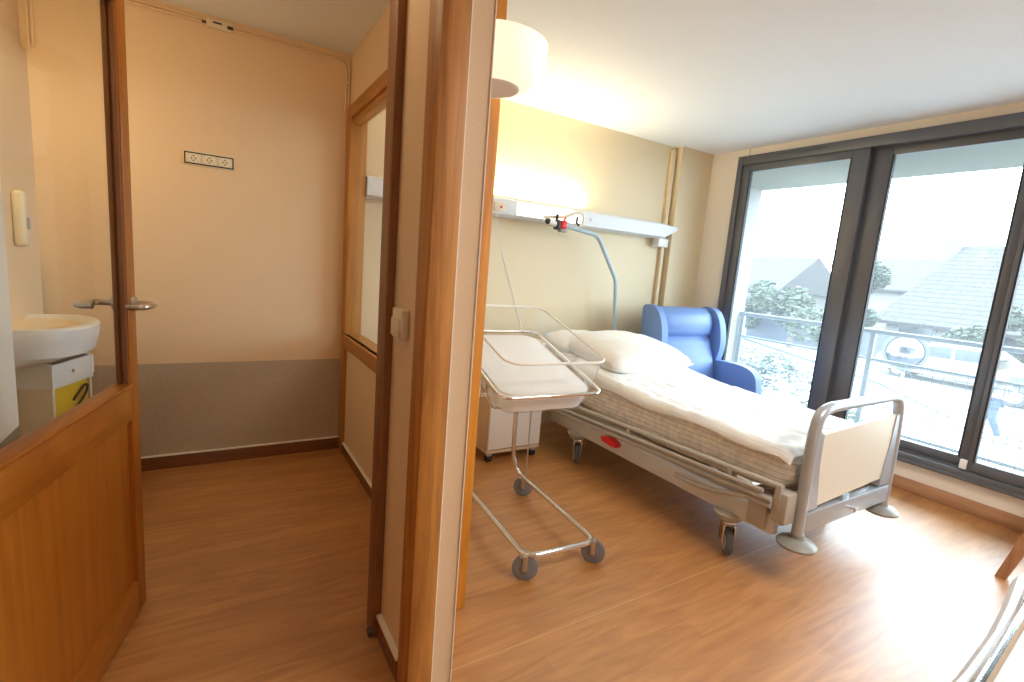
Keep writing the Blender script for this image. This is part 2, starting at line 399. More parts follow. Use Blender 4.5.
# local frame: x = away from the hinge along the door, y = towards the passage side's back, z up
d1.location = (hx - .0, hy, 0); d1.rotation_euler = (0, 0, PI / 2 - ang)
T = .04                                            # local y: -T (face seen by the camera) .. 0
m = MB(); m.box(0, .095, -T, 0, .008, 2.04, .003); m.box(W - .062, W, -T, 0, .008, 2.04, .003)
st = m.build('door_stile', M['doorwood'], d1)
m = MB(); m.box(.095, W - .062, -T, 0, .008, .13, .003); m.box(.095, W - .062, -T, 0, .705, .815, .003); m.box(.095, W - .062, -T, 0, 1.96, 2.04, .003)
m.box(.095, W - .062, -T - .006, .004, .815, .828, .003)
m.build('door_rail', M['doorwoodh'], d1)
m = MB(); m.box(.09, W - .058, -.026, -.012, .12, .715); m.build('door_panel', M['doorwood'], d1)
m = MB(); m.box(.095, W - .062, -.022, -.017, .826, 1.962); m.build('pane', M['inglass'], d1)
for xa, xb in ((W - .072, W - .062), (.095, .105)):  # dark wood strips put in for the shaded inner rebate of the stile
    m = MB(); m.box(xa, xb, -T + .004, -.023, .828, 1.96, .002); m.box(xa, xb, -.016, -.004, .828, 1.96, .002); m.build('rebate_shade_bead', M['darkwood'], d1)
def lever(sy, y0):
    m = MB(); hxx = W - .030; z = 1.085
    m.lathe([(.0, 0), (.024, 0), (.025, .004), (.023, .009), (.012, .010), (.0, .010)], (hxx, y0, z), (0, sy, 0), 20)
    m.tube([(hxx, y0, z), (hxx, y0 + sy * .066, z), (hxx - .105, y0 + sy * .066, z), (hxx - .105, y0 + sy * .022, z)], .0095, 12, .032)
    h = m.build('door_handle', M['steel'], d1); return h
lever(-1, -T); lever(1, 0)

# ------------------------------------------------------------------ sliding window on the right
w1 = bpy.data.objects.new('window_1', None); COL.objects.link(w1); struct(w1)
y0, y1, z0, z1 = -.12, 2.90, .205, 2.405
m = MB(); xa, xb = XW - .035, XW + .11
m.box(xa, xb, y1 - .05, y1, z0, z1, .004); m.box(xa, xb, y0, y0 + .05, z0, z1, .004)
m.box(xa, xb, y0 + .05, y1 - .05, z1 - .075, z1, .004); m.box(xa, xb, y0 + .05, y1 - .05, z0, z0 + .055, .004)
m.box(xa - .012, xa, y0, y1, z0 - .004, z0 + .022, .003)
m.box(xa + .03, xa + .036, y0 + .05, y1 - .05, z0 + .055, z0 + .07); m.box(xa + .075, xa + .081, y0 + .05, y1 - .05, z0 + .055, z0 + .07)
m.build('window_frame', M['alu'], w1)
def sash(ya, yb, xs, sl, sr, bot=.265, top=2.335):
    """one sliding leaf; sl / sr = widths of the stiles at the low-y and high-y ends"""
    m = MB(); x2 = xs + .042
    m.box(xs, x2, ya, ya + sl, bot, top, .003); m.box(xs, x2, yb - sr, yb, bot, top, .003)
    m.box(xs, x2, ya + sl, yb - sr, bot, bot + .065, .003); m.box(xs, x2, ya + sl, yb - sr, top - .065, top, .003)
    s_ = m.build('window_sash', M['alu'], w1)
    g = MB(); g.box(xs + .018, xs + .024, ya + sl - .004, yb - sr + .004, bot + .06, top - .06); g.build('pane', M['glass'], s_)
    k = MB(); k.box(xs - .001, xs + .03, ya + sl - .002, ya + sl + .008, bot + .06, top - .06); k.box(xs - .001, xs + .03, yb - sr - .008, yb - sr + .002, bot + .06, top - .06)
    k.build('seal', M['seal'], s_)
    return s_
sash(1.855, 2.85, XW - .018, .115, .072)
sash(.988, 1.87, XW + .032, .056, .14)
sash(-.07, .985, XW - .018, .07, .022)
m = MB(); m.box(XW - .041, XW - .034, 2.15, 2.55, 2.368, 2.382, .002); m.box(XW - .045, XW - .034, 2.30, 2.36, 2.365, 2.385, .003)
m.build('vent_strip', M['darkgrey'], w1)
m = MB(); m.box(XW - .036, XW - .016, .985, 1.02, .27, .33, .004); m.build('stop_block', M['white'], w1)

# ------------------------------------------------------------------ things on the corridor side
base = (-.004, D, 1.735)
t = thing('power_outlet', 'strip of three power sockets in a dark edged white frame on the beige back wall', 'power socket', base)
m = MB(base); m.box(-.124, .116, D - .009, D, 1.698, 1.772, .003); m.build('cover_frame', M['offwhite'], t)
m = MB(base); m.box(-.119, .111, D - .0095, D - .008, 1.704, 1.766); m.build('dark_border', M['black'], t)
for k in range(3):
    x0 = -.1125 + k * .0725
    m = MB(base); m.box(x0, x0 + .0715, D - .012, D - .008, 1.711, 1.759, .001); s_ = m.build('socket', M['offwhite'], t)
    m = MB(base); c = (x0 + .036, D - .0121, 1.735)
    m.lathe([(.019, 0), (.021, 0.0012), (.023, 0)], c, (0, -1, 0), 24, cap=False)
    s2 = m.build('socket_ring', M['caulk'], s_)
    m = MB(base)
    for dx, dz in ((-.0095, 0), (.0095, 0), (0, .012), (0, -.012)):
        m.cyl((c[0] + dx, D - .0119, 1.735 + dz), (c[0] + dx, D - .0128, 1.735 + dz), .0034, 10)
    m.build('socket_hole', M['black'], s_)

# light switch on the jamb block's left face
base = (.485, 1.40, 1.10)
t = thing('light_switch', 'square cream light switch with a rocker on the wall beside the wooden frame', 'light switch', base)
m = MB(base); m.box(.462, .485, 1.352, 1.442, 1.062, 1.15, .004, 3); m.build('switch_plate', M['offwhite'], t)
m = MB(base); m.box(.456, .464, 1.362, 1.434, 1.07, 1.122, .002); m.build('rocker', M['offwhite'], t)

# surface pipes under the corridor ceiling, turning down at the corner
base = (.0, D, H)
t = thing('cable_conduit', 'pair of thin cream conduits under the corridor ceiling, bending down in the corner', 'conduit', base)
for dz, dx in ((.030, .010), (.046, .026)):
    m = MB(base); m.tube([(-.72, D - .010, H - dz), (PX - dx, D - .010, H - dz), (PX - dx, D - .010, 2.14)], .0065, 8, .06)
    m.build('pipe', M['cream'], t)
m = MB(base); m.box(-.01, .11, D - .02, D, H - .062, H - .018, .003); m.build('junction_box', M['offwhite'], t)
for q in ((-.03, -.01, D - .022, D - .002, H - .05, H - .042), (.085, .112, D - .0235, D - .02, H - .052, H - .036), (.02, .06, D - .0225, D - .02, H - .04, H - .032)):
    m = MB(base); m.box(*q); m.build('bare_wire', M['black'], t)
m = MB(base)
for z in (2.30,): m.box(PX - .036, PX - .004, D - .02, D - .002, z, z + .012, .002)
m.build('clip', M['cream'], t)
base = (-.73, D, H)
m = MB(base); m.tube([(-.705, D - .009, H - .07), (-.705, D - .009, 2.10)], .006, 8); m.tube([(-.688, D - .009, H - .07), (-.688, D - .009, 2.12)], .006, 8)
tag(m.build('water_pipe', M['cream']), 'pair of cream painted vertical pipes in the upper far left corner', 'pipe')

# wash basin on the left wall, waste bin under it, dispenser above
base = (-.735, 2.76, .90)
t = thing('washbasin', 'white washbasin with a cream inside seen through the door glass', 'washbasin', base)
def basin_loop(sx, z, inset=0):
    out = []
    for i in range(25):
        a = -PI / 2 + PI * i / 24
        out.append((-.735 + (sx - inset) * max(0, math.cos(a)) ** .45 * 1.0, 2.76 + (.25 - inset) * math.sin(a), z))
    return out
m = MB(base)
m.loft([basin_loop(.20, .76, .03), basin_loop(.29, .80, .0), basin_loop(.305, .86), basin_loop(.31, .905), basin_loop(.305, .915, .004), basin_loop(.285, .915, .015), basin_loop(.27, .885, .03), basin_loop(.16, .84, .06)])
m.build('bowl', M['white'], t)
m = MB(base); m.loft([basin_loop(.262, .893, .027), basin_loop(.262, .899, .027)]); m.build('bowl_lining', M['beigetop'], t)
t = thing('waste_bin', 'white waste bin with a yellow bag showing in its front, below the washbasin', 'waste bin', (-.56, 2.62, 0), math.atan2(.936, .351))
# local: x along the front from its near corner, y = -outwards ... back to the wall
m = MB()
for xa in (0, .244):
    m.prism([(0, .650), (0, .752), (.03, .757), (.165, .815), (.165, .650)], 'x', xa, xa + .012, .003)
m.box(.012, .244, 0, .012, .650, .752, .003); m.box(.012, .244, .153, .165, .650, .80, .003)
m.build('collar', M['white'], t)
m = MB(); m.prism([(.02, .66), (.02, .74), (.11, .775), (.125, .74), (.125, .66)], 'x', .256, .30, .012, 3); m.build('lid_hinge', M['white'], t)
m = MB(); m.lathe([(.0, 0), (.009, 0), (.006, .004), (0, .004)], (.125, 0, .705), (0, -1, 0), 12); m.build('screw', M['steel'], t)
m = MB(); m.box(.002, .018, .004, .16, 0, .650, .002); m.box(.238, .252, .004, .16, 0, .650, .002); m.box(.018, .238, .146, .16, 0, .650); m.box(.018, .238, .004, .16, 0, .10); m.build('body', M['offwhite'], t)
m = MB()
m.loft([[(x, y, z) for x, y in ((.022 + e, .008 + e), (.128, .002 + e * 1.5), (.234 - e, .008 + e), (.234 - e, .14 - e), (.022 + e, .14 - e))] for z, e in ((.105, .02), (.2, .004), (.35, .012), (.5, .002), (.655, .004))])
m.build('bag', M['yellowbag'], t)
m = MB(); m.tube([(.04, 0, .50), (.14, -.004, .545), (.20, -.004, .595), (.212, -.002, .625), (.19, 0, .625), (.12, 0, .575)], .005, 8, .04); m.build('bag_strap', M['black'], t)
base = (-.735, 2.90, 1.33)
t = thing('soap_dispenser', 'cream soap dispenser mounted high beside the pale wall edge at far left', 'soap dispenser', base)
m = MB(base); m.box(-.715, -.672, 2.90, 2.965, 1.215, 1.45, .016, 4); m.build('casing', M['offwhite'], t)
m = MB(base); m.box(-.674, -.668, 2.915, 2.95, 1.29, 1.34, .002); m.build('push_plate', M['grey'], t)

# ------------------------------------------------------------------ bed-head service unit
base = (2.2, D, 1.71)
t = thing('bed_head_unit', 'long white bed-head service rail with up-light running along the yellow wall', 'bed head light', base)
m = MB(base); ya = D - .125
prof = [(D, 1.648), (ya + .02, 1.648), (ya, 1.662), (ya + .004, 1.765), (ya + .02, 1.778), (D - .02, 1.778), (D, 1.778)]
m.prism(prof, 'x', .82, 3.46)
m.build('housing', M['bluewhite'], t)
m = MB(base)
m.loft([[(3.46, y, z) for y, z in prof], [(3.615, y, 1.755 + (z - 1.755) * .25) for y, z in prof]])
m.build('end_cap', M['bluewhite'], t)
m = MB(base); m.box(1.90, 2.50, ya - .004, ya + .006, 1.668, 1.758, .003); m.build('light_panel', M['lightpanel'], t)
m = MB(base); m.box(1.71, 1.80, ya - .008, ya + .006, 1.672, 1.74, .003); s_ = m.build('socket', M['offwhite'], t)
m = MB(base); m.lathe([(.0, 0), (.010, 0), (.009, .004), (0, .004)], (1.762, ya - .006, 1.706), (0, -1, 0), 16); m.build('socket_plug', M['red'], s_)
m = MB(base); m.lathe([(.0, 0), (.012, 0), (.010, .008), (0, .009)], (2.60, ya - .001, 1.715), (0, -1, 0), 16); m.build('knob', M['white'], t)
m = MB(base); m.box(3.42, 3.545, D - .095, D - .015, 1.575, 1.649, .006); m.build('outlet_box', M['white'], t)
# hanging spiral cord of the nurse call
base = (1.72, 3.10, 1.66)
m = MB(base); pts = []
A = Vector((1.725, 3.125, 1.69)); B = Vector((1.735, 3.10, 1.48)); C2 = Vector((1.905, 2.96, .85))
n = 560
for i in range(n + 1):
    q = i / n
    c = A.lerp(B, q / .22) if q < .22 else B.lerp(C2, (q - .22) / .78)
    if q < .3: r_ = .0015
    else: r_ = .008
    a = q * 2 * PI * 62
    pts.append(c + Vector((math.cos(a) * r_, math.sin(a) * r_, 0)))
m.tube(pts, .0028, 5)
tag(m.build('call_cord', M['white']), 'white coiled nurse call cord hanging from the bed-head rail', 'cord')

# ------------------------------------------------------------------ wall lamp beside the opening
base = (.70, 1.345, 1.81)
t = thing('wall_lamp', 'cream bowl-shaped lamp with a grey bottom disc beside the cream wall end, near the top', 'lamp', base)
def clip_lathe(m, prof, c, xmin):
    rings = []
    for r, z in prof:
        L = []
        for k in range(40):
            a = 2 * PI * k / 40
            L.append((max(xmin, c[0] + r * math.cos(a)), c[1] + r * math.sin(a), z))
        rings.append(L)
    m.loft(rings)
m = MB(base); clip_lathe(m, [(.078, 1.802), (.100, 1.806), (.125, 1.822), (.141, 1.850), (.148, 1.885), (.150, 1.918), (.146, 1.920)], (.70, 1.345), .624); m.build('lamp_shade', M['lampshade'], t)
m = MB(base); clip_lathe(m, [(.072, 1.798), (.076, 1.8025)], (.70, 1.345), .6255); m.build('diffuser', M['diffgrey'], t)

# ------------------------------------------------------------------ hospital bed
BO = (2.6, 2.1, 0)
bed = thing('hospital_bed', 'adjustable hospital bed on castors with silver tubular footboard and striped mattress toned beige as in shade', 'hospital bed', BO)
XL, XR = 2.145, 3.04
def ztop(y): return .585 + .012 * sstep(1.2, 1.6, y) + .125 * sstep(1.85, 3.1, y)
def zbot(y): return .362 + .055 * (1 - sstep(1.0, 1.45, y)) + .10 * sstep(2.1, 3.1, y)
m = MB(BO); NY = 40; loops = []
for j in range(NY + 1):
    y = 1.075 + (3.06 - 1.075) * j / NY
    e = min(1, (y - 1.075) / .05 + .0, (3.06 - y) / .05); e = math.sqrt(max(0, 1 - (1 - e) ** 2)) if e < 1 else 1
    ins = .045 * (1 - e)
    zc = (ztop(y) + zbot(y)) / 2; hz = (ztop(y) - zbot(y)) / 2 - ins
    L = []
    for (a, b) in rrect((XR - XL) / 2 - ins * .6, hz, min(.045, hz * .9), 5):
        w = .006 * noise.noise(Vector((a * 3, y * 5, b * 9)))
        L.append(((XL + XR) / 2 + a + w, y, zc + b + w))
    loops.append(L)
m.loft(loops); m.build('mattress', M['mattress'], bed)
# under-frame
m = MB(BO)
for x in (2.115, 3.03): m.box(x, x + .05, 1.10, 2.80, .205, .300, .006)
for y in (1.29, 2.46): m.box(2.165, 3.03, y, y + .07, .215, .285, .006)
m.build('chassis', M['bedbeam'], bed)
m = MB(BO)
for x in (2.15, 3.02): m.box(x, x + .035, 1.09, 3.10, .303, .36, .004)
for k in range(9): m.box(2.18, 3.03, 1.15 + k * .22, 1.21 + k * .22, .335, .352)
m.build('mattress_platform', M['warmgrey'], bed)
for x in (2.30, 2.86):
    for ya, yb in ((1.45, 1.53), (2.35, 2.43)):
        m = MB(BO); m.box(x, x + .05, ya, yb, .25, .34, .004); m.build('lift_block', M['grey'], bed)
    m = MB(BO); m.tube([(x + .025, 1.5, .27), (x + .025, 2.0, .345)], .018, 8); m.build('lift_arm', M['grey'], bed)
def siderail(xa, s):
    m = MB(BO)
    m.tube([(xa, 2.78, .385), (xa, 1.30, .440), (xa, 1.075, .449)], .0145, 10, .02)
    m.tube([(xa - s * .022, 2.80, .308), (xa - s * .022, 1.26, .372), (xa - s * .022, 1.10, .383)], .0145, 10, .02)
    m.tube([(xa - s * .03, 2.74, .345), (xa - s * .03, 1.32, .403), (xa - s * .03, 1.14, .412)], .010, 8, .02)
    m.tube([(xa - s * .02, 1.615, .285), (xa - s * .02, 1.50, .283), (xa - s * .02, 1.38, .300), (xa - s * .02, 1.22, .350), (xa - s * .02, 1.10, .355)], .0125, 10, .05)
    for y, a, b in ((2.76, .30, .385), (1.085, .345, .455), (1.32, .36, .44), (1.99, .33, .42)):
        m.box(xa - .014, xa + .014, y - .014, y + .014, a, b, .004)
    return m.build('side_rail', M['warmgrey'], bed)
siderail(2.093, 1); siderail(3.030, -1)
m = MB(BO); m.prism([(2.205, .292), (2.13, .312), (2.065, .283), (2.07, .262), (2.10, .260), (2.185, .266)], 'x', 2.068, 2.113, .006)
m.build('brake_handle', M['red'], bed)
for q in ((2.085, 2.17, 1.04, 1.105, .285, .425, .008), (2.10, 2.15, 1.13, 1.22, .22, .33, .006), (2.99, 3.06, 1.055, 1.105, .285, .425, .008)):
    m = MB(BO); m.box(*q); m.build('corner_bracket', M['warmgrey'], bed)
for xa in (2.20, 2.90):
    m = MB(BO); m.prism([(1.105, .36), (1.28, .33), (1.33, .22), (1.20, .17), (1.12, .22)], 'x', xa, xa + .07, .01); m.build('motor_cover', M['grey'], bed)
m = MB(BO); m.box(2.072, 2.078, 1.20, 1.275, .385, .425, .002); m.build('name_plate', M['bluewhite'], bed)
def bed_caster(x, y, tilt):
    m = MB(BO); m.lathe([(.0, .215), (.06, .215), (.075, .205), (.055, .175), (.022, .165), (.022, .15), (0, .15)], (x, y, 0)); hub = m.build('caster_housing', M['warmgrey'], bed)
    R = Matrix.Translation(Vector((x, y, 0))) @ Matrix.Rotation(tilt, 4, 'Z')
    m = MB(BO)
    for s in (-1, 1): m.box(s * .026 - .004, s * .026 + .004, -.045, .025, .06, .155, .003, M=R)
    m.box(-.03, .03, -.03, .025, .148, .162, .003, M=R); m.build('fork', M['chrome'], hub)
    ax = R.to_3x3() @ Vector((1, 0, 0)); c = R @ Vector((0, -.025, .066))
    m = MB(BO); m.lathe([(.030, -.016), (.052, -.017), (.0625, -.013), (.066, -.006), (.066, .006), (.0625, .013), (.052, .017), (.030, .016)], c, ax, 28); w = m.build('wheel', M['darkgrey'], hub)
    m = MB(BO); m.lathe([(0, -.0185), (.04, -.0185), (.044, -.016), (.044, .016), (.04, .0185), (0, .0185)], c, ax, 24); m.build('hub_cap', M['grey'], hub)
bed_caster(2.140, 1.325, -.72); bed_caster(2.140, 2.50, -.6); bed_caster(3.04, 1.325, -.8); bed_caster(3.04, 2.50, -.9)
# footboard
Yf = 1.03
m = MB(BO)
m.tube([(2.188, Yf, .235), (2.180, Yf, .45), (2.178, Yf, .69), (2.20, Yf, .785), (2.285, Yf, .806), (2.87, Yf, .812), (2.955, Yf, .795), (2.985, Yf, .70), (3.0, Yf, .45), (3.005, Yf, .235)], .024, 14, .07, nf=6)
fb = m.build('footboard', M['silver'], bed)
m = MB(BO); m.prism([(2.262, .352), (2.898, .384), (2.932, .718), (2.236, .686)], 'y', Yf - .011, Yf + .011, .006); m.build('footboard_panel', M['board'], fb)
for q in ([(2.202, .345), (2.285, .345), (2.245, .55), (2.240, .69), (2.20, .71)], [(2.985, .345), (2.875, .345), (2.915, .55), (2.928, .715), (2.972, .715)]):
    m = MB(BO); m.prism(q, 'y', Yf - .016, Yf + .016, .004); m.build('side_fillet', M['silver'], fb)
m = MB(BO); m.box(2.205, 2.99, Yf - .020, Yf + .022, .245, .335, .005); m.build('cross_beam', M['silver'], fb)
m = MB(BO); m.lathe([(0, 0), (.006, 0), (.006, .016), (.013, .018), (.013, .028), (0, .03)], (2.60, Yf - .02, .288), (0, -1, 0), 14); m.build('lock_knob', M['chrome'], fb)
m = MB(BO); m.box(2.52, 2.58, Yf - .014, Yf + .01, .335, .362, .003); m.build('clip', M['poleblue'], fb)
for x in (2.196, 2.998):
    m = MB(BO); m.lathe([(0, .168), (.060, .170), (.080, .180), (.082, .190), (.070, .203), (.030, .216), (.024, .24), (0, .24)], (x, Yf, 0), (0, 0, 1), 28); m.build('bumper_disc', M['discgrey'], fb)
# headboard
Yh = 3.10
m = MB(BO); m.tube([(2.17, Yh, .30), (2.15, Yh, .70), (2.18, Yh, .79), (3.02, Yh, .79), (3.05, Yh, .70), (3.03, Yh, .30)], .020, 12, .06)
hb = m.build('headboard', M['poleblue'], bed)
m = MB(BO); m.prism([(2.19, .45), (3.01, .45), (3.015, .75), (2.185, .75)], 'y', Yh - .01, Yh + .01, .004); m.build('headboard_panel', M['board'], hb)
m = MB(BO); m.box(2.125, 2.30, 2.93, 2.985, .585, .61, .006); m.lathe([(0, 0), (.014, 0), (.014, .03), (0, .032)], (2.30, 2.95, .612), (1, 0, 0), 12); m.build('lever', M['grey'], bed)
# lifting pole with its forward bent arm
PY = 3.075
m = MB(BO); m.tube([(2.925, 3.06, .30), (2.910, 3.06, .70), (2.868, PY, 1.25), (2.622, PY, 1.592), (2.28, PY, 1.632), (2.18, PY, 1.640)], .017, 12, .05)
m.box(2.89, 2.95, 3.03, 3.10, .28, .42, .006)
m.build('lifting_pole', M['poleblue'], bed)
# strap and grip hung on the pole's end
base = (2.22, PY, 1.64)
t = thing('lifting_grip', 'trapeze grip with cream strap, red clip and dark buckle tied on the pole end', 'grip', base)
m = MB(base); ys = PY - .03
m.tube([(2.06, ys - .02, 1.668), (2.15, ys, 1.678), (2.26, ys, 1.690), (2.38, ys - .005, 1.742), (2.44, ys, 1.725), (2.445, ys, 1.665), (2.40, ys, 1.640)], .009, 8, .04, flat=(.005, .012)); m.build('strap', M['offwhite'], t)
m = MB(base); m.cyl((2.105, ys - .02, 1.640), (2.175, ys - .02, 1.628), .022, 16); m.build('handle_roll', M['white'], t)
m = MB(base); m.lathe([(0, 0), (.019, .002), (.021, .012), (.016, .03), (0, .032)], (2.108, ys - .02, 1.640), (-1, 0, .1), 14); m.build('end_knob', M['black'], t)
m = MB(base); m.box(2.165, 2.20, ys - .05, ys + .01, 1.59, 1.66, .010, 3); m.tube([(2.17, ys - .03, 1.70), (2.175, ys - .02, 1.645)], .010, 8); m.build('buckle', M['black'], t)
m = MB(base); m.box(2.20, 2.262, ys - .045, ys + .0, 1.576, 1.598, .008, 3); m.build('buckle_plate', M['grey'], t)
m = MB(base); m.tube([(2.38, ys, 1.705), (2.375, ys, 1.66), (2.40, ys - .005, 1.645)], .009, 8); m.build('hook', M['black'], t)
m = MB(base); m.box(2.20, 2.255, ys - .055, ys - .005, 1.60, 1.66, .012, 3); m.tube([(2.235, ys - .03, 1.65), (2.245, ys - .03, 1.685)], .008, 8); m.build('clip', M['red'], t)

# white sheet laid over the mattress
m = MB(BO); NU, NV = 90, 130
def sheetf(u, v):
    y = 1.082 + (2.62 - 1.082) * v
    zt = ztop(y) + .008; c = .042
    edge = .553 + .012 * noise.noise(Vector((y * 4, 3, 0))) + .010 * math.sin(y * 9) + .012 * (1 - sstep(1.05, 1.3, y))
    L1 = max(.004, zt - c - edge); LA = c * PI / 2; LT = (XR - XL) - 2 * c; L2 = .11
    tot = L1 + LA + LT + LA + L2; s = u * tot; o = .007
    if s < L1: x, z = XL - o, edge + s
    elif s < L1 + LA:
        a = (s - L1) / c; x, z = XL - o + c * (1 - math.cos(a)), zt - c + c * math.sin(a)
    elif s < L1 + LA + LT: x, z = XL - o + c + (s - L1 - LA) * (LT + 2 * o) / LT, zt
    elif s < L1 + 2 * LA + LT:
        a = (s - L1 - LA - LT) / c; x, z = XR + o - c + c * math.sin(a), zt - c + c * math.cos(a)
    else: x, z = XR + o, zt - c - (s - L1 - 2 * LA - LT)
    w = noise.noise(Vector((x * 5 + y * 2, y * 4, 1))) * .005 + abs(noise.noise(Vector((x * 9 - y * 5, y * 7 + x * 3, 5)))) * .012 + abs(noise.noise(Vector((x * 19 + y * 6, y * 13 - x * 8, 2)))) * .005
    k = .4 + .6 * sstep(L1 * .3, L1 + LA, s)
    foot = sstep(0, .04, v)
    return (x - (w * .4 if s < L1 else 0), y, z + max(-.004, w * k) - (1 - foot) * .02)
m.grid(sheetf, NU, NV)
o = m.build('bed_sheet', M['stripesheet'], None, 60); md = o.modifiers.new('thick', 'SOLIDIFY'); md.thickness = .002; md.offset = 1
tag(o, 'crumpled white sheet spread over the mattress of the hospital bed', 'bed sheet')
def pillow(c, sx, sy, sz, tilt, seed, name, label, roll=0):
    R = Matrix.Translation(Vector(c)) @ Matrix.Rotation(tilt, 4, 'X') @ Matrix.Rotation(roll, 4, 'Z')
    m = MB(c); n = 26
    for top in (1, -1):
        def fn(u, v, top=top):
            a, b = u * 2 - 1, v * 2 - 1
            e = (1 - abs(a) ** 2.6) * (1 - abs(b) ** 2.6); h = max(0, e) ** .42
            w = noise.noise(Vector((a * 2 + seed, b * 2, top))) * .09 + noise.noise(Vector((a * 5, b * 5 + seed, top))) * .05
            k = 1 - .06 * (1 - abs(a)) * 0
            return R @ Vector((a * sx / 2 * (1 - .05 * abs(b)), b * sy / 2 * (1 - .05 * abs(a)), top * sz / 2 * h * (1 + w)))
        m.grid(fn, n, n, flip=(top < 0))
    bmesh.ops.remove_doubles(m.bm, verts=m.bm.verts[:], dist=.0005)
    o = m.build(name, M['pillow'], None, 80); tag(o, label, 'pillow', 'pillows on the hospital bed'); return o
pillow((2.60, 2.60, .742), .80, .66, .23, .13, 3, 'bed_pillow', 'large plump white pillow in the middle of the bed head')
pillow((2.40, 2.93, .765), .50, .28, .16, .12, 9, 'bed_pillow', 'smaller cream-white pillow at the head end behind the clear cot rim', .05)

# ------------------------------------------------------------------ baby cots on wheels
def make_cot(loc, rotz, label):
    t = thing('bassinet', label, 'baby cot', loc, rotz)
    zt = .118
    m = MB(); m.tube([(-.12, .37, .62), (-.145, .405, zt + .10), (-.178, .385, zt), (-.178, -.37, zt), (.178, -.37, zt), (.178, .385, zt), (.145, .405, zt + .10), (.12, .37, .62)], .0125, 12, .07, nf=6)
    m.tube([(.12, .37, .60), (.115, .365, .83)], .0115, 10); m.tube([(-.12, .37, .60), (-.115, .365, .83)], .0115, 10)
    m.tube([(-.12, .37, .60), (.12, .37, .60)], .010, 10)
    m.build('base_frame', M['chrome'], t)
    m = MB(); m.tube([(.176, .29, zt), (.170, .29, .82)], .0045, 8); m.build('gas_strut', M['steel'], t)
    for x, y, a in ((-.178, -.34, 1.05), (.178, -.335, .8), (-.178, .345, .9), (.178, .345, .95)):
        m = MB(); m.cyl((x, y, .100), (x, y, zt), .012, 12); R = Matrix.Translation(Vector((x, y, 0))) @ Matrix.Rotation(a, 4, 'Z')
        for s in (-1, 1): m.box(s * .0165 - .0025, s * .0165 + .0025, -.024, -.004, .046, .112, .002, M=R)
        m.box(-.019, .019, -.022, .010, .106, .114, .002, M=R)
        cs = m.build('caster', M['steel'], t)
        c = R @ Vector((0, -.014, .0555)); ax = R.to_3x3() @ Vector((1, 0, 0))
        m = MB(); m.lathe([(.0, -.0115), (.024, -.0115), (.026, -.010), (.046, -.0105), (.0545, -.007), (.0555, 0), (.0545, .007), (.046, .0105), (.026, .010), (.024, .0115), (0, .0115)], c, ax, 24); m.build('wheel', M['wheelgrey'], cs)
    a = math.radians(15.1); T3 = Matrix.Translation(Vector((0, .14, .842))) @ Matrix.Rotation(a, 4, 'X')
    def loop(hx, hy, r, h): return [T3 @ Vector((x, y, h)) for x, y in rrect(hx, hy, r, 6)]
    m = MB(); m.tube(loop(.263, .352, .055, 0), .0085, 10, closed=True)
    m.tube([T3 @ Vector(p) for p in ((-.262, -.20, 0), (-.266, -.215, -.05), (-.225, -.225, -.126), (.225, -.225, -.126), (.266, -.215, -.05), (.262, -.20, 0))], .006, 8, .02)
    m.tube([T3 @ Vector(p) for p in ((-.262, .20, 0), (-.262, .20, -.07), (-.15, .21, -.128), (.15, .21, -.128), (.262, .20, -.07), (.262, .20, 0))], .006, 8, .02)
    m.build('ring_frame', M['chrome'], t)
    m = MB(); m.loft([loop(.256, .338, .07, .155), loop(.243, .331, .07, .02), loop(.240, .328, .07, -.015), loop(.224, .310, .075, -.105), loop(.195, .28, .07, -.122)], False, True)
    bmesh.ops.reverse_faces(m.bm, faces=m.bm.faces[:])
    m.build('tub', M['plexi'], t)
    m = MB(); m.tube(loop(.259, .342, .072, .155), .0060, 8, closed=True); m.build('tub_rim', M['acrylic_edge'], t)
    m = MB(); m.loft([loop(.190, .276, .06, -.116), loop(.218, .304, .07, -.10), loop(.233, .320, .07, -.022), loop(.231, .318, .07, -.008), loop(.21, .30, .06, .0), loop(.1, .16, .05, .003)])
    m.build('cot_mattress', M['babymat'], t)
    return t
make_cot((1.30, 1.88, 0), -.075, 'wheeled chrome baby cot with clear tub and white mattress beside the hospital bed')

# ------------------------------------------------------------------ padded couch cropped at the lower right
base = (1.45, -.10, 0)
t = thing('padded_couch', 'white ribbed padding with a chrome tube, cropped in the bottom right corner', 'padded couch', base)
far = [(.70, .24), (1.00, .242), (1.20, .246), (1.40, .258), (1.55, .274), (1.68, .292), (1.76, .303), (1.81, .302), (1.85, .285), (1.87, .24), (1.88, .16)]
outline = far + [(1.88, -.10), (1.87, -.38), (1.83, -.45), (1.70, -.46), (1.20, -.46), (.80, -.46), (.70, -.44), (.66, -.38), (.66, .18)]
def inset(P, d):
    out = []; n = len(P)
    for i in range(n):
        a, b, c = Vector(P[i - 1]), Vector(P[i]), Vector(P[(i + 1) % n])
        tn = ((b - a).normalized() + (c - b).normalized()).normalized(); out.append(b + Vector((tn.y, -tn.x)) * d)
    return out
loops = [[(p.x, p.y, z) for p in inset(outline, d)] for d, z in ((.03, .47), (.004, .49), (0, .55), (.004, .600), (.014, .618))]
for k in range(7):
    d = .018 + k * .017
    loops += [[(p.x, p.y, z) for p in inset(outline, d + e)] for e, z in ((0, .618), (.005, .622), (.010, .622), (.0135, .617))]
loops += [[(p.x, p.y, .615) for p in inset(outline, .16)], [(p.x, p.y, .615) for p in inset(outline, .30)]]
m = MB(base); m.loft(loops); m.build('cushion', M['couchwhite'], t, 60)
m = MB(base); m.tube([(.80, .165, .47), (.80, .166, .66), (1.124, .193, .66), (1.449, .217, .66), (1.80, .245, .66), (1.80, .245, .47)], .012, 12, .05); m.build('rail', M['chrome'], t)
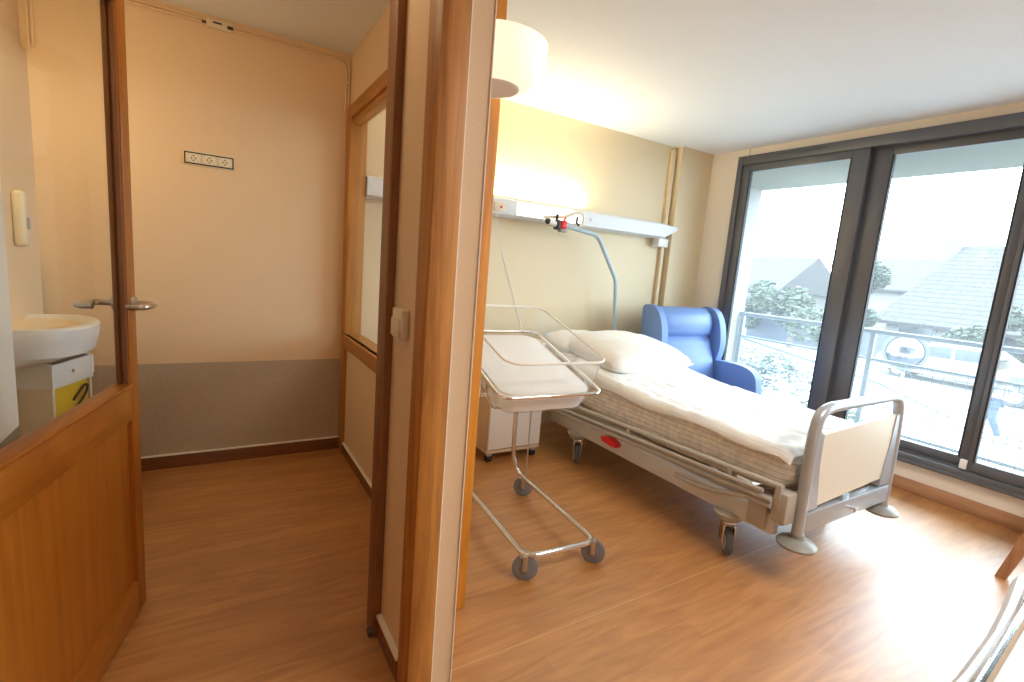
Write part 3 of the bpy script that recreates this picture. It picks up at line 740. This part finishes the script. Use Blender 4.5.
m = MB(base); m.box(.70, 1.84, -.42, .20, .43, .475, .006); m.build('frame', M['silver'], t)
for x in (.76, 1.76):
    for y in (-.36, .14):
        m = MB(base); m.lathe([(0, 0), (.020, 0), (.018, .02), (.016, .43), (0, .43)], (x, y, 0), (0, 0, 1), 14); m.build('leg', M['chrome'], t)

# ------------------------------------------------------------------ bedside cabinet on castors
base = (1.73, 2.87, 0)
t = thing('bedside_cabinet', 'white fronted bedside cabinet with beech sides on castors behind the baby cot', 'bedside cabinet', base)
for xa in (1.522, 1.912):
    m = MB(base); m.box(xa, xa + .018, 2.668, 3.08, .075, .785, .002); m.build('side_panel', M['cabwood'], t)
m = MB(base); m.box(1.540, 1.912, 2.68, 3.08, .09, .785); m.build('body', M['cabwhite'], t)
m = MB(base); m.box(1.524, 1.928, 2.655, 2.672, .10, .62, .002); m.build('door', M['cabwhite'], t)
m = MB(base); m.box(1.524, 1.928, 2.655, 2.672, .628, .78, .002); dw = m.build('drawer', M['cabwhite'], t)
m = MB(base); m.tube([(1.68, 2.655, .71), (1.68, 2.63, .71), (1.78, 2.63, .71), (1.78, 2.655, .71)], .005, 8, .01); m.build('handle', M['steel'], dw)
m = MB(base); m.box(1.512, 1.94, 2.645, 3.09, .785, .812, .004); m.build('top', M['cabwoodx'], t)
m = MB(base); m.box(1.52, 1.932, 2.66, 3.082, .070, .09, .002); m.build('plinth', M['cabwoodx'], t)
for x, y in ((1.555, 2.70), (1.90, 2.70), (1.555, 3.04), (1.90, 3.04)):
    m = MB(base); m.box(x - .018, x + .018, y - .02, y + .02, .045, .071, .003); cs = m.build('caster', M['grey'], t)
    m = MB(base)
    for s in (-1, 1): m.lathe([(.0, 0), (.024, 0), (.027, .004), (.027, .010), (.024, .014), (0, .014)], (x + s * .003 + (0 if s > 0 else 0), y, .0275), (s, 0, .0), 18)
    m.build('wheel', M['black'], cs)

# ------------------------------------------------------------------ blue armchair
base = (3.465, 2.70, 0)
t = thing('armchair', 'blue vinyl wing-back armchair standing in the corner by the window', 'armchair', (3.450, 2.70, 0), math.radians(-4))
m = MB(base); NU, NV = 24, 30
def bk(z):       # y of the backrest's front face
    zz = (z - .36) / .69
    y = 2.68 + .155 * zz
    y -= .035 * math.exp(-((z - .95) / .09) ** 2) + .030 * math.exp(-((z - .55) / .14) ** 2)
    y += .034 * math.exp(-((z - .815) / .020) ** 2)
    return y
loops = []
for j in range(NV + 1):
    z = .34 + (1.06 - .34) * j / NV
    e = sstep(0, 1, min(1, (1.06 - z) / .045 + .02)); yf = bk(z) + .05 * (1 - e); yb = 2.88 + .085 * (z - .34) / .7 - .03 * (1 - e)
    L = []
    for k in range(NU):
        a = 2 * PI * k / NU; ca, sa = math.cos(a), math.sin(a)
        sx_ = (abs(ca) ** .35) * (1 if ca > 0 else -1); sy_ = (abs(sa) ** .35) * (1 if sa > 0 else -1)
        bulge = -.018 * (1 - sx_ * sx_) if sy_ < 0 else 0
        L.append((3.4925 + sx_ * .312, (yf + yb) / 2 + sy_ * (yb - yf) / 2 + bulge, z))
    loops.append(L)
m.loft(loops); m.build('backrest', M['blue'], t, 60)
for x0, x1 in ((3.118, 3.182), (3.803, 3.872)):
    wing = [(2.86, .42), (2.90, .42), (2.965, 1.00), (2.955, 1.066), (2.88, 1.078), (2.80, 1.058), (2.74, .985), (2.705, .88), (2.69, .76), (2.705, .66), (2.74, .58), (2.78, .42)]
    m = MB(base); m.prism(chaikin(wing), 'x', x0, x1, .022, 3); m.build('wing', M['blue'], t, 60)
    arm = [(2.90, .17), (2.90, .60), (2.76, .622), (2.55, .632), (2.44, .628), (2.37, .610), (2.32, .575), (2.295, .52), (2.275, .36), (2.275, .17)]
    m = MB(base); m.prism(chaikin(arm), 'x', x0 - .002, x1 + .002, .024, 3); m.build('armrest', M['blue'], t, 60)
m = MB(base); m.box(3.19, 3.798, 2.275, 2.80, .27, .445, .04, 4); m.build('seat', M['blue'], t, 60)
m = MB(base); m.box(3.20, 3.78, 2.30, 2.88, .14, .27, .01); m.build('base', M['blue'], t)
for x in (3.17, 3.82):
    for y in (2.34, 2.84):
        m = MB(base); m.lathe([(0, 0), (.022, 0), (.026, .02), (.030, .172), (0, .172)], (x, y, 0), (0, 0, 1), 14); m.build('leg', M['darkgrey'], t)

# ------------------------------------------------------------------ splayed leg wooden chair, mostly cropped
base = (3.52, .34, 0)
t = thing('wooden_chair', 'wooden chair cropped at the right edge, only one splayed leg showing', 'chair', base)
for dx, dy in ((-.275, .25), (.275, .25), (-.275, -.25), (.275, -.25)):
    m = MB(base); cx, cy = base[0] + dx, base[1] + dy; ex, ey = base[0] + dx * .62, base[1] + dy * .62
    m.loft([[(cx + a * .015, cy + b * .02, 0) for a, b in ((-1, -1), (1, -1), (1, 1), (-1, 1))], [(ex + a * .022, ey + b * .028, .43) for a, b in ((-1, -1), (1, -1), (1, 1), (-1, 1))]]); m.build('leg', M['legwood'], t)
m = MB(base); m.box(3.29, 3.75, .12, .56, .43, .48, .02, 3); m.build('seat', M['cabwood'], t)
m = MB(base); m.box(3.29, 3.75, .10, .135, .62, .88, .012, 3); m.box(3.31, 3.345, .10, .135, .46, .64, .006); m.box(3.695, 3.73, .10, .135, .46, .64, .006); m.build('backrest', M['legwood'], t)

# ------------------------------------------------------------------ balcony and the view outside
GZ = -1.6
M['ground'] = pm('pale_paving', (.20, .20, .20), .9, bump=.1, bscale=30)
M['render'] = pm('pale_house_render', (.17, .165, .16), .9)
M['render2'] = pm('beige_house_render', (.11, .105, .10), .9)
M['balc'] = pm('balcony_concrete', (.26, .255, .24), .9, bump=.1, bscale=40)
M['soffit'] = pm('pale_soffit_paint', (.22, .23, .20), .9)
M['rail'] = pm('pale_blue_railing_paint', (.13, .18, .22), .35)
M['wire'] = pm('dark_wire', (.05, .055, .06), .5)
M['lowwall'] = pm('blue_grey_boundary_wall', (.075, .085, .11), .9)
M['leaf'] = pm('pale_green_leaves', (.052, .068, .050), .8)
M['leaf2'] = pm('yellow_green_leaves', (.062, .074, .052), .8)
M['bark'] = pm('grey_bark', (.12, .10, .085), .9)
M['carwhite'] = pm('white_car_paint', (.22, .22, .225), .25)
M['carblue'] = pm('grey_blue_car_paint', (.075, .09, .115), .25)
M['carglass'] = pm('dark_car_glass', (.05, .058, .068), .1)
M['tyre'] = pm('car_tyre', (.05, .05, .05), .8)
M['mirror'] = pm('road_mirror_glass', (.16, .18, .24), .12, 1)
M['skin'] = pm('skin_tone', (.40, .25, .18), .6)
M['tshirt'] = pm('white_cotton_shirt', (.15, .155, .16), .9)
M['jeans'] = pm('blue_jeans_cloth', (.03, .05, .10), .9)
M['hair'] = pm('dark_hair', (.06, .05, .04), .8)
def tile_mat():
    m = bpy.data.materials.new('roof_tiles'); m.use_nodes = True; nt = m.node_tree; b = nt.nodes['Principled BSDF']; L = nt.links.new
    g = nt.nodes.new('ShaderNodeNewGeometry'); mp = nt.nodes.new('ShaderNodeMapping'); mp.inputs['Rotation'].default_value = (0, 0, PI / 2)
    br = nt.nodes.new('ShaderNodeTexBrick'); br.inputs['Scale'].default_value = 1; br.inputs['Brick Width'].default_value = 1.1; br.inputs['Row Height'].default_value = .26; br.inputs['Mortar Size'].default_value = .035
    br.inputs['Color1'].default_value = (.042, .039, .040, 1); br.inputs['Color2'].default_value = (.047, .044, .045, 1); br.inputs['Mortar'].default_value = (.022, .020, .021, 1)
    L(g.outputs['Position'], mp.inputs['Vector']); L(mp.outputs['Vector'], br.inputs['Vector']); L(br.outputs['Color'], b.inputs['Base Color']); b.inputs['Roughness'].default_value = .9
    return m
M['tiles'] = tile_mat()
o = MB(); o.box(4.146, 90, -60, 80, GZ - .2, GZ); struct(o.build('ground_outside', M['ground']))
o = MB(); o.box(4.147, 5.32, -3.0, 3.60, -.22, -.03); struct(o.build('floor_balcony', M['balc']))
o = MB(); o.box(4.147, 5.35, -3.0, 3.60, 2.36, 2.52); o.box(4.147, 4.95, -3.0, 2.25, 2.30, 2.36); struct(o.build('ceiling_balcony', M['soffit']))
o = MB(); o.box(4.147, 5.26, 3.46, 3.60, -.03, 2.36); struct(o.build('wall_balcony', M['balc']))
base = (5.2, .5, -.03)
t = thing('balcony_railing', 'pale balcony railing with wire mesh infill outside the windows', 'railing', base)
for y in (3.42, 2.10, .70, -.70, -2.1):
    m = MB(base); m.box(5.18, 5.22, y - .02, y + .02, -.03, .965, .003); m.build('post', M['rail'], t)
for z, r in ((.97, .022), (.715, .012), (.085, .012)):
    m = MB(base); m.tube([(5.2, 3.45, z), (5.2, -2.9, z)], r, 8); m.build('rail', M['rail'], t)
m = MB(base)
y = 2.06
while y > -2.0:
    m.tube([(5.185, y, .06), (5.185, y, .70)], .0028, 4); y -= .075
for z in (.70, .66, .50, .30, .25, .10): m.tube([(5.181, 2.08, z), (5.181, -2.0, z)], .0036, 4)
m.build('wire_mesh', M['wire'], t)
m = MB(base); m.tube([(5.25, 3.42, .69), (6.6, 2.55, .30), (7.4, 2.05, -.05)], .018, 8); m.tube([(5.25, 3.42, .12), (6.6, 2.55, -.27)], .014, 8); m.build('ramp_rail', M['rail'], t)

def foliage(m, c, r, n, leaf, squash=(1, 1, 1)):
    lumps = [(Vector((random.gauss(0, .45), random.gauss(0, .45), random.gauss(0, .4))), random.uniform(.35, .6)) for _ in range(9)]
    for _ in range(n):
        lc, lr = random.choice(lumps)
        d = Vector((random.gauss(0, 1), random.gauss(0, 1), random.gauss(0, 1))).normalized() * lr * random.uniform(.6, 1)
        p = lc + d; p = Vector((c[0] + p.x * r * squash[0], c[1] + p.y * r * squash[1], c[2] + p.z * r * squash[2]))
        q = Matrix.Rotation(random.uniform(0, 6.28), 3, 'Z') @ Matrix.Rotation(random.uniform(0, 3.1), 3, 'X')
        s = leaf * random.uniform(.6, 1.3)
        m.f([m.v(p + q @ Vector(k)) for k in ((-s, -s * .5, 0), (s, -s * .5, .1 * s), (s, s * .5, 0), (-s, s * .5, .1 * s))])
def tree(x, y, h, r, label, mat, trunk=.3, n=2600, squash=(1, 1, 1), name='tree', cat='tree', leaf=.11):
    base = (x, y, GZ); t = thing(name, label, cat, base, 0, 'trees and bushes beyond the balcony')
    m = MB(base); m.tube([(x, y, GZ), (x + .05, y, GZ + h * trunk), (x, y + .05, GZ + h * .75)], r * .07 + .02, 8); m.build('trunk', M['bark'], t)
    m = MB(base); foliage(m, (x, y, GZ + h * .62), r, n, leaf, squash); m.build('foliage', mat, t)
    return t
tree(24.2, 13.3, 3.0, 1.5, 'pale green bushy tree in the middle of the left window pane', M['leaf'])
tree(24.6, 17.0, 2.7, 1.3, 'rounded bush left of the pale green bushy tree in the left pane', M['leaf'])
tree(20.2, 9.4, 2.2, .85, 'bush beside the tiled house, left in the middle window pane', M['leaf'])
tree(34.0, 14.6, 6.2, 1.6, 'tall faint tree rising left of the tiled roof', M['leaf'], .4)
tree(25.3, 7.35, 1.9, .75, 'yellowish bush at the foot of the tiled house wall', M['leaf2'])
tree(25.4, 4.9, 2.7, 1.0, 'bush behind the parked car in the right window pane', M['leaf2'])
tree(9.6, 6.0, 1.8, 1.0, 'low green shrub just below the balcony railing in the left pane', M['leaf'], .2, 1800, (1, 1.1, .75), 'shrub', 'shrub', .04)
tree(8.4, 3.9, 1.3, .8, 'paler shrub nearest the window mullion below the railing', M['leaf2'], .2, 1600, (1, 1, .7), 'shrub', 'shrub', .035)
tree(7.3, 2.15, 1.35, .55, 'small green shrub behind the wire mesh low in the middle pane', M['leaf'], .2, 900, (1, 1, .8), 'shrub', 'shrub', .03)

def house(x, y0, y1, depth, eave, ridge, label, wins, chim=None, wm='render', inset=0.0):
    base = (x, (y0 + y1) / 2, GZ); t = thing('house', label, 'house', base, 0, 'houses across the street')
    m = MB(base); m.box(x, x + depth, y0, y1, GZ, eave); m.prism([(y0, eave), (y1, eave), (y1, eave + .01), (y0, eave + .01)], 'x', x, x + depth); m.build('wall', M[wm], t)
    m = MB(base); e = .45; xm = x + depth / 2
    P = [(x - e, y0 - e, eave - .12), (x - e, y1 + e, eave - .12), (xm, y1 + e - inset, ridge), (xm, y0 - e + inset, ridge), (x + depth + e, y0 - e, eave - .12), (x + depth + e, y1 + e, eave - .12)]
    V = [m.v(p) for p in P]; V2 = [m.v((p[0], p[1], p[2] - .14)) for p in P]
    for q in ((0, 1, 2, 3), (3, 2, 5, 4)): m.f([V[i] for i in q]); m.f([V2[i] for i in q][::-1])
    for q in ((0, 3, 4), (1, 5, 2)): m.f([V[i] for i in q])
    for a, b in ((0, 1), (1, 5), (5, 4), (4, 0)): m.f([V[a], V2[a], V2[b], V[b]])
    m.build('roof', M['tiles'], t)
    for (wy0, wy1, wz0, wz1) in wins:
        m = MB(base); m.box(x - .06, x + .02, wy0 - .1, wy1 + .1, wz0 - .1, wz1 + .1); w = m.build('window', M['render'], t)
        m = MB(base); m.box(x - .08, x - .02, wy0, wy1, wz0, wz1); m.box(x - .1, x - .05, (wy0 + wy1) / 2 - .04, (wy0 + wy1) / 2 + .04, wz0, wz1); m.build('pane', M['carglass'], w)
    if chim:
        m = MB(base); m.box(chim[0] - .35, chim[0] + .25, chim[1] - .25, chim[1] + .25, ridge - 1.2, ridge + .25); m.build('chimney', M['render2'], t)
    return t
house(28, -2.0, 10.9, 9.0, .25, 4.1, 'long low house with a broad tiled roof across the street', [(9.0, 10.3, -.85, .0), (6.2, 7.2, -.9, .0)], (32.5, 10.2), 'render', 1.5)
house(33, 19.6, 24.5, 8.0, 1.2, 3.6, 'pale house with a low roof at the left of the left window pane', [(21.0, 22.3, -.4, .6)], None, 'render2')
house(44, 13.0, 21.5, 9.0, 1.9, 4.4, 'distant house behind the trees between the two panes', [(15.0, 16.2, .2, 1.3)], None, 'render')

o = MB((26.5, 13.0, GZ)); o.box(26.3, 26.55, 9.9, 17.0, GZ, -.35); o.box(26.25, 26.6, 9.85, 17.05, -.35, -.27)
tag(o.build('boundary_wall', M['lowwall']), 'blue-grey boundary wall left of the round road mirror', 'wall')

def car(x, y, paint, label):
    base = (x, y, GZ); t = thing('car', label, 'car', base, 0, 'parked cars outside')
    g = GZ
    m = MB(base); m.prism([(y - 2.0, g + .28), (y + 2.0, g + .28), (y + 2.05, g + .62), (y + 1.95, g + .80), (y + 1.15, g + .92), (y + .55, g + 1.38), (y - .95, g + 1.42), (y - 1.6, g + .98), (y - 2.0, g + .92), (y - 2.05, g + .55)], 'x', x - .82, x + .82, .09, 3); m.build('body', M[paint], t)
    for s in (-1, 1):
        xx = x + s * .80
        for q in ([(y + 1.0, g + .93), (y + .50, g + 1.30), (y - .15, g + 1.33), (y - .15, g + .93)], [(y - .25, g + .93), (y - .25, g + 1.33), (y - .92, g + 1.33), (y - 1.35, g + .98)]):
            m = MB(base); m.prism(q, 'x', xx - .03, xx + .03); m.build('side_window', M['carglass'], t)
    for s in (-1, 1):
        for dy in (-1.25, 1.3):
            m = MB(base); c = (x + s * .72 - (.11 if s > 0 else -.11) * 0, y + dy, g + .31)
            m.lathe([(0, -.1), (.20, -.1), (.29, -.09), (.31, -.05), (.31, .05), (.29, .09), (.20, .1), (0, .1)], c, (1, 0, 0), 24); w = m.build('wheel', M['tyre'], t)
            m = MB(base); m.lathe([(0, -.11), (.17, -.11), (.19, -.1), (.19, .1), (.17, .11), (0, .11)], c, (1, 0, 0), 20); m.build('hub_cap', M['silver'], w)
    return t
car(22.3, 6.45, 'carwhite', 'white parked car with dark windows in front of the tiled house')
car(20.5, 2.9, 'carblue', 'grey-blue parked car at the far right of the right window pane')

# round road mirror
mx, my, mz = 13.0, 4.60, .115
base = (mx, my, GZ)
t = thing('road_mirror', 'round convex road mirror with dark rim standing before the parked cars', 'road mirror', base)
ax = Vector((-mx, -my, 1.0)).normalized(); c = Vector((mx, my, mz))
m = MB(base); m.tube([(mx + .12, my, GZ), (mx + .12, my, mz + .1)], .03, 8); m.build('pole', M['soffit'], t)
m = MB(base); m.lathe([(.0, .07), (.15, .06), (.28, .035), (.36, 0), (.36, -.03), (0, -.03)], c, ax, 32); m.build('mirror_face', M['mirror'], t)
m = MB(base); m.lathe([(.345, -.04), (.405, -.04), (.41, .0), (.405, .04), (.345, .04), (.345, -.04)], c, ax, 32, cap=False); m.build('rim', M['wire'], t)

# the passer-by
px, py = 14.2, 3.27
base = (px, py, GZ)
t = thing('person', 'person in a white top and blue jeans walking outside the right window pane', 'person', base)
def skin(name, verts, edges, radii, mat, root=0, lv=2):
    me = bpy.data.meshes.new(name); me.from_pydata([Vector(v) for v in verts], edges, []); me.materials.append(mat)
    o = bpy.data.objects.new(name, me); COL.objects.link(o); o.parent = t
    md = o.modifiers.new('skin', 'SKIN'); md.use_smooth_shade = True
    for i, sv in enumerate(me.skin_vertices[0].data):
        r = radii[i]; sv.radius = (r, r) if not isinstance(r, tuple) else r; sv.use_root = (i == root)
    s2 = o.modifiers.new('sub', 'SUBSURF'); s2.levels = lv; s2.render_levels = lv
    return o
# walking towards +y (left in the picture)
V = [(0, 0, .93), (0, .01, 1.15), (0, .02, 1.36), (0, .03, 1.47), (0, .05, 1.53), (0, .065, 1.63), (0, .06, 1.70),
     (.09, 0, .88), (.10, .16, .50), (.10, .22, .10), (.10, .34, .035),
     (-.09, 0, .88), (-.10, -.02, .49), (-.10, -.20, .11), (-.10, -.10, .04),
     (.19, .02, 1.39), (.23, -.12, 1.13), (.23, -.05, .90), (.23, -.02, .82),
     (-.19, .02, 1.39), (-.23, .10, 1.13), (-.22, .27, .98), (-.22, .33, .94)]
E_ = [(0, 1), (1, 2), (2, 3), (3, 4), (4, 5), (5, 6), (0, 7), (7, 8), (8, 9), (9, 10), (0, 11), (11, 12), (12, 13), (13, 14), (2, 15), (15, 16), (16, 17), (17, 18), (2, 19), (19, 20), (20, 21), (21, 22)]
Rr = [.13, .12, .13, .06, .06, .09, .06, .085, .058, .042, .035, .085, .058, .042, .035, .055, .043, .033, .035, .055, .043, .033, .035]
skin('body', V, E_, Rr, M['skin'])
skin('top', [V[0], V[1], V[2], (0, .03, 1.43), V[15], V[16], (.23, -.09, 1.03), V[19], V[20], (-.225, .19, 1.05)], [(0, 1), (1, 2), (2, 3), (2, 4), (4, 5), (5, 6), (2, 7), (7, 8), (8, 9)], [.155, .150, .150, .085, .078, .062, .055, .078, .062, .055], M['tshirt'])
skin('jeans', [(0, 0, .97), V[7], V[8], (.10, .22, .13), V[11], V[12], (-.10, -.18, .15)], [(0, 1), (1, 2), (2, 3), (0, 4), (4, 5), (5, 6)], [.145, .105, .078, .060, .105, .078, .060], M['jeans'])
skin('hair', [(0, .035, 1.66), (0, .05, 1.73), (0, .0, 1.60)], [(0, 1), (0, 2)], [.098, .07, .07], M['hair'])

# ------------------------------------------------------------------ light
world = bpy.data.worlds.new('sky'); S.world = world; world.use_nodes = True
bg = world.node_tree.nodes['Background']; bg.inputs['Color'].default_value = (.72, .88, 1, 1); bg.inputs['Strength'].default_value = 13.0
def area(name, loc, rot, sx, sy, power, col, spread=PI):
    l = bpy.data.lights.new(name, 'AREA'); l.shape = 'RECTANGLE'; l.size = sx; l.size_y = sy; l.energy = power; l.color = col; l.spread = spread
    o = bpy.data.objects.new(name, l); COL.objects.link(o); o.location = loc; o.rotation_euler = rot; return o
# daylight enters through the sliding window: portal guides the sky sampling
p = area('window_portal', (XW + .16, 1.39, 1.3), (0, PI / 2, 0), 2.2, 3.0, 1, (1, 1, 1)); p.data.cycles.is_portal = True
# up-light tube of the bed-head rail
area('rail_uplight', (2.0, D - .055, 1.80), (PI, 0, 0), 1.15, .05, 14, (1, .86, .56))
# added fill lights behind the photographer; ceiling lamp of the small corridor room
area('room_fill_light', (2.1, -.45, 2.44), (0, 0, 0), 1.2, .6, 46, (1, .96, .90))
area('hall_fill_light', (.2, -.7, 2.44), (0, 0, 0), .6, .6, 1.2, (1, .84, .62))
l = bpy.data.lights.new('corridor_globe_light', 'POINT'); l.energy = 3.2; l.color = (1, .76, .46); l.shadow_soft_size = .09
o = bpy.data.objects.new('corridor_globe_light', l); COL.objects.link(o); o.location = (.12, 1.72, 2.27)
area('basin_light', (-.66, 2.46, 1.95), Vector((-.12, -1, .45)).to_track_quat('Z', 'Y').to_euler(), .10, .10, 2.6, (1, .74, .36))

# ------------------------------------------------------------------ camera
f_px, yaw, pitch, roll = 491.5, .55403, .1513, -.079785
cy, sy = math.cos(yaw), math.sin(yaw)
fwd = Vector((sy * math.cos(pitch), cy * math.cos(pitch), -math.sin(pitch))); right = Vector((cy, -sy, 0)); down = fwd.cross(right)
c, s_ = math.cos(roll), math.sin(roll)
r2 = right * c + down * s_; d2 = right * -s_ + down * c
cam = bpy.data.cameras.new('camera'); co = bpy.data.objects.new('camera', cam); COL.objects.link(co)
cam.sensor_fit = 'HORIZONTAL'; cam.sensor_width = 36; cam.lens = 36 * f_px / 1024; cam.clip_start = .03; cam.clip_end = 500
u2 = -d2; b2 = -fwd
co.matrix_world = Matrix(((r2.x, u2.x, b2.x, 0), (r2.y, u2.y, b2.y, 0), (r2.z, u2.z, b2.z, 1.30), (0, 0, 0, 1)))
S.camera = co
S.view_settings.view_transform = 'Standard'; S.view_settings.look = 'None'; S.view_settings.exposure = 0.3; S.view_settings.gamma = 1; S.view_settings.use_curve_mapping = False
S.cycles.use_denoising = True; S.cycles.max_bounces = 10; S.cycles.diffuse_bounces = 6; S.cycles.transparent_max_bounces = 16; S.cycles.sample_clamp_indirect = 6
